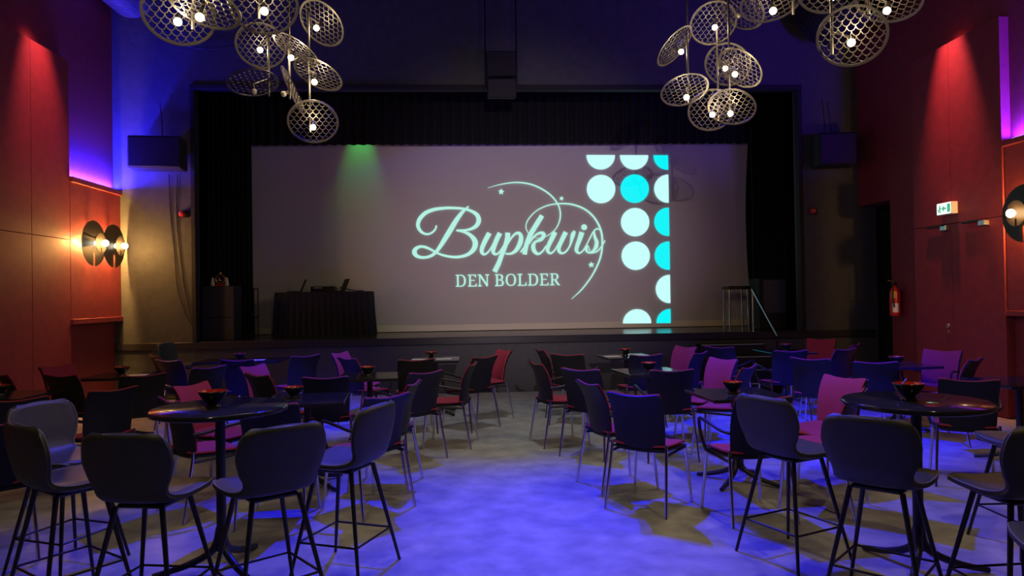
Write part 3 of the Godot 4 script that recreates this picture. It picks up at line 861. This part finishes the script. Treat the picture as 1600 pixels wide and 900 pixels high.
func furniture() -> void:
	var plain_chair := proto(make_chair(false), "stacking_chair", "chair")
	var arm_chair := proto(make_chair(true), "armchair", "chair")
	var stool := proto(make_stool(), "bar_stool", "bar stool")
	var tab := proto(make_table(0.66, 0.66), "square_table", "table")
	var long_tab := proto(make_table(1.15, 0.66), "long_table", "table")
	var bar := proto(make_bar_table(), "round_table", "table")
	var bowl := proto(make_bowl(), "bowl", "bowl")
	# tables: name -> place, turn, words for it
	var tables := {
		"t1": [-4.36, -6.86, 0.03, "table by the red panels"], "t2": [-4.06, -8.45, 0.05, "table by the twin wall lamps"],
		"t3": [-3.24, -10.2, 0.0, "long table by the grey wall"],
		"t5": [-1.42, -6.16, 0.1, "lamp-side aisle table farthest from stage"], "t6": [-1.13, -7.82, 0.04, "middle lamp-side aisle table"],
		"t7": [-0.52, -9.72, 0.0, "lamp-side aisle table nearest stage"],
		"t8": [2.08, -9.6, 0.1, "exit-side aisle table nearest stage"], "t9": [1.92, -7.68, 0.12, "middle exit-side aisle table"],
		"t10": [2.2, -5.86, 0.06, "exit-side aisle table farthest from stage"], "t11": [4.41, -9.87, 0.0, "table by the stage stairs"],
		"t12": [4.79, -7.81, 0.08, "table by the exit doors"], "t13": [4.95, -6.2, 0.0, "table by the single wall lamp"]}
	for k in tables:
		var a: Array = tables[k]
		var nm: String = a[3]
		dup(long_tab if k == "t3" else tab, Vector3(a[0], 0, a[1]), a[2], "black-topped " + nm, "square tables" if k != "t3" else "")
	var bars := {"bl": [-1.5, -4.3, "tall round black table among bar stools on twin-lamp side"], "br": [2.5, -3.9, "tall round black table among bar stools on exit-door side"]}
	for k in bars:
		dup(bar, Vector3(bars[k][0], 0, bars[k][1]), 0.3 if k == "bl" else 0.9, bars[k][2], "tall round tables")
	# bowls
	for b in [["t1", 0.0, 0.05], ["t2", 0.03, 0.05], ["t3", 0.0, 0.1], ["t5", -0.12, -0.03], ["t6", -0.02, 0.0], ["t7", -0.05, 0.02], ["t8", -0.02, 0.05], ["t9", -0.02, 0.05], ["t10", -0.03, 0.0], ["t11", 0.0, 0.05], ["t12", -0.06, 0.1]]:
		var a: Array = tables[b[0]]
		dup(bowl, Vector3(a[0] + b[1], 0.7455, a[1] + b[2]), 0, "black bowl with red lining on " + String(a[3]), "black and red bowls")
	dup(bowl, Vector3(-1.53, 0.967, -4.27), 0, "black bowl with red lining on twin-lamp-side tall round table", "black and red bowls")
	var rb := dup(bowl, Vector3(2.46, 0.967, -3.9), 0, "black bowl holding a spoon on exit-side tall round table", "black and red bowls")
	tag(obj("spoon", tube([Vector3(2.42, 1.03, -3.93), Vector3(2.47, 1.085, -3.93)], 0.005, 6), M.steel), "small steel spoon standing in the bowl on round table", "spoon")
	# menu sheets
	for b in [["t2", 0.2, 0.05, 0.1], ["t3", 0.22, 0.08, 0.0], ["t7", 0.12, 0.04, 0.1], ["t7", -0.2, 0.03, -0.1], ["t8", -0.2, 0.05, 0.05], ["t8", 0.2, 0.06, 0.0]]:
		var a: Array = tables[b[0]]
		var s := obj("menu_sheet", box(Vector3.ZERO, Vector3(0.21, 0.002, 0.148), 0.0005), M.paper)
		s.position = Vector3(a[0] + b[1], 0.7465, a[1] + b[2])
		s.rotation.y = b[3]
		tag(s, "white menu sheet on the " + ("lamp" if b[1] < 0 else "exit") + " side of bowl on " + String(a[3]), "menu", "menu sheets")
	# chairs: back-top point, facing (0 = stage, 90 = exit side), table, which side, arms
	var A := "aisle side"
	var chairs := [
		["t6", -1.36, -6.62, -3, "entrance side", 0], ["t6", -2.09, -6.98, 42, "wall side, entrance end", 0], ["t6", -2.42, -7.93, 112, "wall side, stage end", 0],
		["t6", -0.45, -6.88, -42, "aisle side, entrance end", 1], ["t6", 0.0, -7.64, -80, "aisle side, stage end", 1],
		["t5", -2.45, -6.3, 110, "wall side, stage end", 0], ["t5", -2.24, -5.36, 46, "wall side, entrance end", 1], ["t5", -1.42, -5.0, 0, "entrance side", 0],
		["t5", -0.63, -5.29, -45, "aisle side, entrance end", 1], ["t5", -0.5, -6.05, -80, "aisle side, stage end", 0],
		["t7", -0.66, -8.25, -10, "entrance side", 0], ["t7", -1.52, -8.65, 50, "wall side, entrance end", 1], ["t7", -1.78, -9.55, 110, "wall side, stage end", 0],
		["t7", 0.14, -8.45, -45, "aisle side, entrance end", 1], ["t7", 0.42, -9.42, -112, "aisle side, stage end", 0],
		["t3", -2.12, -9.15, -45, "aisle side", 0], ["t3", -2.83, -8.7, 8, "entrance side, aisle end", 0], ["t3", -3.72, -8.9, 25, "entrance side, wall end", 0], ["t3", -4.22, -9.65, 52, "wall side", 0],
		["t2", -2.85, -7.87, -52, "aisle side, stage end", 1], ["t2", -3.24, -7.18, -35, "aisle side, entrance end", 1], ["t2", -4.1, -7.3, 18, "entrance side", 1], ["t2", -4.78, -8.44, 112, "wall side", 0],
		["t1", -4.82, -7.55, 45, "stage side", 0], ["t1", -2.98, -6.08, -55, "aisle side", 1], ["t1", -3.45, -5.57, -40, "entrance side", 0],
		["t8", 0.88, -9.4, 80, "aisle side, stage end", 1], ["t8", 1.13, -8.54, 25, "aisle side, entrance end", 1], ["t8", 2.03, -8.26, -8, "entrance side", 0],
		["t8", 2.85, -9.38, -115, "wall side, stage end", 0], ["t8", 2.74, -8.42, -50, "wall side, entrance end", 0],
		["t9", 0.66, -7.55, 76, "aisle side, stage end", 1], ["t9", 1.03, -6.84, 35, "aisle side, entrance end", 0], ["t9", 1.86, -6.58, 2, "entrance side", 1],
		["t9", 2.72, -7.6, -115, "wall side, stage end", 0], ["t9", 2.66, -6.72, -50, "wall side, entrance end", 0],
		["t10", 0.93, -5.8, 74, "aisle side, stage end", 1], ["t10", 1.15, -5.1, 38, "aisle side, entrance end", 0], ["t10", 1.97, -4.74, -6, "entrance side", 1],
		["t10", 2.76, -4.95, -50, "wall side, entrance end", 0], ["t10", 3.1, -5.78, -113, "wall side, stage end", 0],
		["t11", 3.23, -9.2, 45, "aisle side", 1], ["t11", 3.84, -8.4, 0, "entrance side, aisle end", 1], ["t11", 4.58, -8.5, -28, "entrance side, wall end", 0],
		["t11", 5.1, -9.2, -48, "wall side, entrance end", 0], ["t11", 5.2, -10.35, -140, "wall side, stage end", 0],
		["t12", 3.58, -7.4, 45, "aisle side", 0], ["t12", 4.02, -6.9, 14, "entrance side, aisle end", 0], ["t12", 5.12, -6.98, -38, "entrance side, wall end", 0], ["t12", 5.5, -8.05, -125, "wall side", 1],
		["t13", 3.92, -5.43, 28, "aisle side", 1]]
	for c in chairs:
		var a := deg_to_rad(c[3])
		var fwd := Vector3(sin(a), 0, -cos(a))
		var p := Vector3(c[1], 0, c[2]) + fwd * 0.27
		dup(arm_chair if c[5] else plain_chair, p, -a, "black and red " + ("armchair" if c[5] else "chair") + " on " + String(c[4]) + " of " + String(tables[c[0]][3]), "chairs at " + String(tables[c[0]][3]))
	var la := deg_to_rad(-35.0)
	dup(plain_chair, Vector3(-2.91, 0, -4.45) + Vector3(sin(la), 0, -cos(la)) * 0.27, -la, "black and red chair standing alone beside twin-lamp-side bar stools")
	# bar stools: back-top point, facing, words
	var stools := [
		[-2.3, -3.76, 38, "bar stool at twin-lamp-side round table, facing the exit side wall", "twin-lamp-side bar stools"], [-1.64, -3.43, 10, "bar stool at twin-lamp-side round table, turned toward stage and exit wall", "twin-lamp-side bar stools"],
		[-0.93, -3.54, -38, "bar stool at twin-lamp-side round table, turned toward stage and lamp wall", "twin-lamp-side bar stools"], [-0.56, -4.16, -68, "bar stool at twin-lamp-side round table, facing the lamp wall from aisle", "twin-lamp-side bar stools"],
		[-2.68, -4.56, 112, "bar stool at twin-lamp-side round table, turned away from the stage", "twin-lamp-side bar stools"],
		[1.7, -4.1, 66, "bar stool at exit-side round table, on its aisle side", "exit-side bar stools"], [1.91, -3.36, 46, "bar stool at exit-side round table, turned toward stage and exit doors", "exit-side bar stools"],
		[2.57, -3.03, -2, "bar stool at exit-side round table, facing straight toward the stage", "exit-side bar stools"], [2.12, -2.25, 25, "bar stool standing apart on the entrance side of exit-side stools", "exit-side bar stools"],
		[3.62, -4.2, -88, "bar stool at exit-side round table, on its wall side", "exit-side bar stools"],
		[-4.46, -10.6, 100, "bar stool alone against the grey wall below hanging cables", ""]]
	for s in stools:
		var a := deg_to_rad(s[2])
		dup(stool, Vector3(s[0], 0, s[1]) + Vector3(sin(a), 0, -cos(a)) * 0.22, -a, "dark leather " + String(s[3]), s[4])
	for p in [plain_chair, arm_chair, stool, tab, long_tab, bar, bowl]:
		p.free()

# ---------- chandeliers ----------
const DISC_R := 0.205

func lattice_disc() -> ArrayMesh:
	var st := mb()
	# rim
	lathe_into(st, [[DISC_R - 0.017, -0.002], [DISC_R, -0.002], [DISC_R, 0.002], [DISC_R - 0.017, 0.002], [DISC_R - 0.017, -0.002]], 48, Vector3.ZERO, Basis(Vector3.RIGHT, PI / 2), false)
	var px := 0.05
	var py := 0.036
	for j in range(-7, 8):
		for i in range(-6, 7):
			var cx := i * px + (px * 0.5 if posmod(j, 2) == 1 else 0.0)
			var cy := j * py
			var prev := Vector2.INF
			for k in 7:
				var a := PI + PI * k / 6.0
				var p := Vector2(cx + px * 0.5 * cos(a), cy + py * sin(a))
				if prev != Vector2.INF and p.length() < DISC_R - 0.008 and prev.length() < DISC_R - 0.008:
					var d := (p - prev).normalized()
					var n := Vector2(-d.y, d.x) * 0.0023
					var e := d * 0.001
					var q := [prev - n - e, prev + n - e, p + n + e, p - n + e]
					for z in [-0.0018, 0.0018]:
						quad(st, Vector3(q[0].x, q[0].y, z), Vector3(q[1].x, q[1].y, z), Vector3(q[2].x, q[2].y, z), Vector3(q[3].x, q[3].y, z))
					for m in [[0, 3], [1, 2]]:
						quad(st, Vector3(q[m[0]].x, q[m[0]].y, -0.0018), Vector3(q[m[1]].x, q[m[1]].y, -0.0018), Vector3(q[m[1]].x, q[m[1]].y, 0.0018), Vector3(q[m[0]].x, q[m[0]].y, 0.0018))
				prev = p
	return mesh_of(st)

func chandeliers() -> void:
	var disc := lattice_disc()
	var bulb := mesh_of(sphere(0.024, Vector3.ZERO))
	# each: disc centre, disc normal, rod index, lit
	var sets := [
		["chandelier of lattice discs over lamp-side aisle table farthest from stage", [-1.65, -1.45, -1.30], [[-1.73, 3.71, -6.01, 0.12, -0.69, 0.71, 0, 1], [-1.2, 3.85, -5.88, -0.41, -0.7, 0.58, 2, 1], [-1.38, 3.59, -5.76, -0.46, -0.86, 0.21, 1, 1], [-1.22, 3.41, -5.81, -0.3, -0.89, 0.33, 2, 1], [-1.28, 3.04, -5.88, 0.14, -0.71, 0.68, 2, 1], [-1.76, 3.36, -5.88, 0.18, -0.95, 0.24, 0, 0], [-1.44, 3.3, -5.88, -0.86, -0.45, 0.24, 1, 0]]],
		["chandelier of lattice discs over twin-lamp-side tall round table", [-1.61, -1.48, -1.27], [[-1.69, 3.27, -4.24, 0.17, -0.77, 0.61, 0, 1], [-1.48, 3.25, -4.06, -0.19, -0.94, 0.29, 1, 1], [-1.24, 3.39, -4.38, 0.21, -0.76, 0.61, 2, 1]]],
		["chandelier of lattice discs over exit-side aisle table farthest from stage", [1.88, 2.2, 2.24], [[2.16, 3.97, -6.14, -0.08, -0.72, 0.69, 1, 1], [1.79, 3.74, -6.07, 0.59, -0.72, 0.36, 0, 1], [1.83, 3.32, -5.94, 0.06, -0.9, 0.43, 0, 1], [2.13, 3.2, -6.14, -0.17, -0.67, 0.72, 1, 1], [2.26, 3.19, -6.0, -0.34, -0.82, 0.47, 2, 1], [2.31, 3.63, -6.22, -0.48, -0.63, 0.61, 1, 1], [2.27, 3.47, -5.82, -0.65, -0.72, 0.22, 2, 1], [2.43, 4.09, -6.14, -0.61, -0.73, 0.3, 2, 0]]],
		["chandelier of lattice discs over exit-side tall round table", [2.27, 2.62, 2.18], [[2.36, 3.16, -4.24, -0.39, -0.7, 0.6, 0, 1], [2.31, 3.52, -4.38, -0.18, -0.89, 0.43, 0, 1], [2.76, 3.49, -4.5, -0.34, -0.9, 0.25, 1, 1], [2.03, 3.54, -4.64, 0.0, -0.94, 0.35, 2, 1]]]]
	for s in sets:
		var discs: Array = s[2]
		var mid := Vector3.ZERO
		for d in discs:
			mid += Vector3(d[0], 0, d[2]) / discs.size()
		var t := thing("chandelier", s[0], "chandelier", Vector3(mid.x, CEIL, mid.z), 0.0, "lattice disc chandeliers")
		obj("ceiling_plate", lathe([[0.0, 0.0], [0.3, 0.0], [0.3, -0.03], [0.0, -0.03]], 28, Vector3.ZERO, Basis.IDENTITY, false), M.bronze, t)
		for r in s[1].size():
			var low := 99.0
			var zr := 0.0
			var cnt := 0
			for d in discs:
				if d[6] == r:
					low = minf(low, d[1])
					zr += d[2]
					cnt += 1
			zr /= cnt
			obj("rod", tube([Vector3(s[1][r] - mid.x, low - 0.09 - CEIL, zr - mid.z), Vector3(s[1][r] - mid.x, 0, zr - mid.z)], 0.0095, 8), M.bronze, t)
			for d in discs:
				if d[6] != r:
					continue
				var c := Vector3(d[0] - mid.x, d[1] - CEIL, d[2] - mid.z)
				var n := Vector3(d[3], d[4], d[5]).normalized()
				var x := Vector3.UP.cross(n).normalized()
				var sh := obj("shade", disc, M.bronze, t)
				sh.position = c
				sh.basis = Basis(x, n.cross(x).normalized(), n)
				var rodp := Vector3(s[1][r] - mid.x, c.y + 0.05, zr - mid.z)
				obj("shade_arm", tube([rodp, c + n * 0.012, c + n * 0.03], 0.007, 6), M.bronze, t)
				obj("bulb_socket", tube([Vector3(0, 0, 0.012), Vector3(0, 0, 0.06)], 0.013, 8), M.bronze, sh)
				var b := obj("bulb", bulb, M.bulb if d[7] else M.glass_off, sh)
				b.position = Vector3(0, 0, 0.08)
				if d[7]:
					omni(Vector3(0, 0, 0.08), WARM, 0.25, 0.02, sh)

# ---------- picture on the screen ----------
func sp(p: Vector2) -> Vector2:
	# design units of the slide to metres on the screen
	return Vector2(0.012378 * p.x - 0.000219 * p.y - 9.0332, -0.00011 * p.x - 0.0122455 * p.y + 7.33459)

func flat(st: SurfaceTool, pts: PackedVector2Array, z: float) -> void:
	st.set_smooth_group(-1)
	var idx := Geometry2D.triangulate_polygon(pts)
	for i in idx:
		var q := sp(pts[i])
		st.add_vertex(Vector3(q.x, q.y - YS, z))

func stroke(st: SurfaceTool, keys: Array, off: Vector2, k: float, z: float) -> void:
	# keys: x, y, width in the drawing's units
	var v := []
	for a in keys:
		v.append(Vector3(a[0], a[1], a[2]))
	var s := spline(v, 8)
	var left := []
	var right := []
	for i in s.size():
		var a: Vector3 = s[maxi(i - 1, 0)]
		var b: Vector3 = s[mini(i + 1, s.size() - 1)]
		var d := Vector2(b.x - a.x, b.y - a.y).normalized()
		var n: Vector2 = Vector2(-d.y, d.x) * float(s[i].z) * 0.5
		var c := Vector2(s[i].x, s[i].y)
		left.append(sp(off + (c + n) / k))
		right.append(sp(off + (c - n) / k))
	st.set_smooth_group(-1)
	for i in s.size() - 1:
		quad(st, Vector3(left[i].x, left[i].y - YS, z), Vector3(left[i + 1].x, left[i + 1].y - YS, z), Vector3(right[i + 1].x, right[i + 1].y - YS, z), Vector3(right[i].x, right[i].y - YS, z))

func screen_picture() -> void:
	var scr: Node3D = get_node("projection_screen")
	var mint := glow(0.5, 1.0, 0.86, 0.85)
	var white := glow(0.56, 1.0, 0.97, 1.0)
	var cyan := glow(0.0, 0.95, 1.0, 0.95)
	var z := 0.016
	# dots, cut by the slide's edges
	var edge := PackedVector2Array([Vector2(880, 241.5), Vector2(1044, 241.5), Vector2(1048.2, 507.5), Vector2(880, 507.5)])
	for d in [[937.4, 242, 0], [990.2, 242, 0], [1043.3, 242, 1], [938, 295.2, 0], [991.1, 294.5, 1], [1044.3, 294.5, 0], [991.8, 347.6, 0], [1044.6, 347, 1], [992.8, 400.7, 0], [1045.2, 400.7, 1], [1046.9, 453.5, 0], [995, 507.6, 0], [1048, 507.6, 1]]:
		var circ := PackedVector2Array()
		for i in 48:
			circ.append(Vector2(d[0], d[1]) + Vector2.from_angle(TAU * i / 48) * 22.4)
		for poly in Geometry2D.intersect_polygons(circ, edge):
			var st := mb()
			flat(st, poly, z)
			obj("projected_dot", st, cyan if d[2] else white, scr)
	# lettering
	var o1 := Vector2(640, 310)
	var o2 := Vector2(740, 310)
	var o3 := Vector2(820, 330)
	var o4 := Vector2(740, 270)
	var letters := {
		"B": [o1, 7.5, [[[318, 318, 18], [300, 370, 20], [255, 408, 22], [205, 419, 24], [150, 397, 30], [115, 350, 38], [106, 300, 42], [130, 235, 46], [195, 170, 44], [290, 132, 38], [400, 116, 33], [500, 113, 30], [620, 122, 28], [715, 148, 32], [785, 195, 46], [806, 260, 52], [780, 320, 46], [720, 358, 32], [650, 373, 22], [590, 374, 20], [545, 376, 18]],
			[[545, 376, 16], [640, 395, 30], [718, 440, 42], [765, 512, 60], [752, 590, 55], [690, 652, 40], [600, 683, 32], [500, 686, 28], [400, 667, 25], [330, 640, 22], [260, 602, 24], [200, 574, 30], [140, 564, 30], [85, 587, 42], [66, 630, 54], [95, 674, 40], [170, 692, 30], [250, 675, 32], [310, 632, 36], [370, 550, 46], [430, 452, 56], [490, 352, 58], [550, 252, 52], [615, 165, 38], [690, 92, 12]]]],
		"u": [o2, 7.5, [[[180, 408, 56], [135, 490, 54], [98, 575, 50], [92, 630, 42], [122, 658, 26], [165, 630, 20], [205, 572, 18], [262, 470, 30]], [[302, 408, 56], [262, 490, 54], [232, 575, 50], [224, 630, 42], [254, 658, 26], [300, 628, 20], [345, 555, 16]]]],
		"p": [o2, 7.5, [[[392, 404, 58], [388, 470, 54], [360, 570, 50], [322, 670, 50], [285, 770, 54], [240, 862, 58]], [[372, 575, 14], [425, 480, 20], [480, 418, 26], [525, 412, 38], [548, 455, 48], [535, 530, 54], [490, 610, 44], [430, 650, 26], [365, 650, 18]]]],
		"k": [o2, 7.5, [[[792, 203, 54], [720, 320, 56], [655, 430, 54], [610, 550, 52], [588, 660, 54]], [[655, 470, 10], [600, 555, 16], [542, 634, 18]], [[640, 535, 14], [695, 455, 22], [755, 412, 28], [800, 412, 42], [812, 440, 44], [780, 485, 40], [715, 513, 28], [690, 560, 46], [702, 620, 46], [748, 655, 28], [800, 622, 20], [840, 560, 16]]]],
		"w": [o3, 9.0, [[[415, 298, 66], [365, 400, 62], [318, 500, 56], [310, 560, 48], [345, 598, 30], [395, 570, 22], [440, 500, 18], [500, 400, 30]], [[565, 298, 66], [515, 400, 62], [472, 500, 56], [468, 560, 48], [508, 598, 30], [570, 570, 24], [625, 485, 24], [648, 400, 44], [665, 335, 62], [690, 282, 30]]]],
		"i": [o3, 9.0, [[[792, 300, 72], [760, 400, 64], [722, 505, 56], [715, 560, 48], [748, 596, 28], [800, 570, 20], [850, 492, 16]]]],
		"s": [o3, 9.0, [[[850, 492, 16], [900, 395, 18], [950, 300, 20], [998, 254, 22], [1040, 266, 14]], [[962, 290, 22], [975, 370, 40], [1000, 440, 52], [990, 510, 54], [950, 568, 36], [900, 592, 20]], [[872, 485, 24], [850, 535, 44], [880, 588, 26], [950, 590, 20], [1010, 570, 20], [1070, 500, 18], [1118, 418, 16]], [[880, 490, 12], [905, 570, 14]]]],
		"swoosh": [o4, 4.286, [[[90, 103, 2], [180, 78, 6], [290, 65, 9], [400, 85, 10], [500, 142, 10], [560, 215, 9], [575, 290, 9], [555, 360, 7], [510, 410, 6], [450, 437, 4], [400, 434, 3], [365, 410, 5], [345, 365, 6], [360, 315, 7], [410, 260, 7], [480, 223, 8], [560, 208, 9], [650, 212, 11], [740, 246, 12], [810, 312, 12], [850, 400, 13], [856, 500, 12], [838, 590, 11], [790, 690, 10], [720, 785, 8], [650, 850, 3]]]]}
	var zz := z
	for name_ in letters:
		var a: Array = letters[name_]
		var st := mb()
		for keys in a[2]:
			zz += 0.0004
			stroke(st, keys, a[0], a[1], zz)
		if name_ == "i":
			var c := PackedVector2Array()
			for i in 24:
				c.append(o3 + (Vector2(823, 230) + Vector2.from_angle(TAU * i / 24) * 41.0) / 9.0)
			flat(st, c, zz)
		obj("projected_swoosh" if name_ == "swoosh" else "projected_letter", st, mint, scr)
	for s in [[180, 127, 22.0, 0.1], [583, 172, 17.0, 0.3], [783, 620, 22.0, -0.1]]:
		var star := PackedVector2Array()
		for i in 10:
			star.append(o4 + (Vector2(s[0], s[1]) + Vector2.from_angle(-PI / 2 + s[3] + TAU * i / 10) * s[2] * (1.0 if i % 2 == 0 else 0.48)) / 4.286)
		var st := mb()
		flat(st, star, z)
		obj("projected_star", st, mint, scr)
	# second line
	var tm := TextMesh.new()
	var f := SystemFont.new()
	f.font_names = PackedStringArray(["Droid Serif"])
	tm.font = f
	tm.text = "DEN BOLDER"
	tm.font_size = 64
	tm.pixel_size = 0.005
	tm.depth = 0.002
	var bb := tm.get_aabb()
	var a0 := sp(Vector2(712, 448))
	var a1 := sp(Vector2(874, 446.5))
	var tx := obj("projected_line", tm, mint, scr)
	var k := (a1.x - a0.x) / bb.size.x
	tx.scale = Vector3(k, k, 1)
	tx.rotation.z = atan2(a1.y - a0.y, a1.x - a0.x)
	tx.position = Vector3((a0.x + a1.x) * 0.5 - k * bb.get_center().x, (a0.y + a1.y) * 0.5 - YS - k * bb.position.y, z)
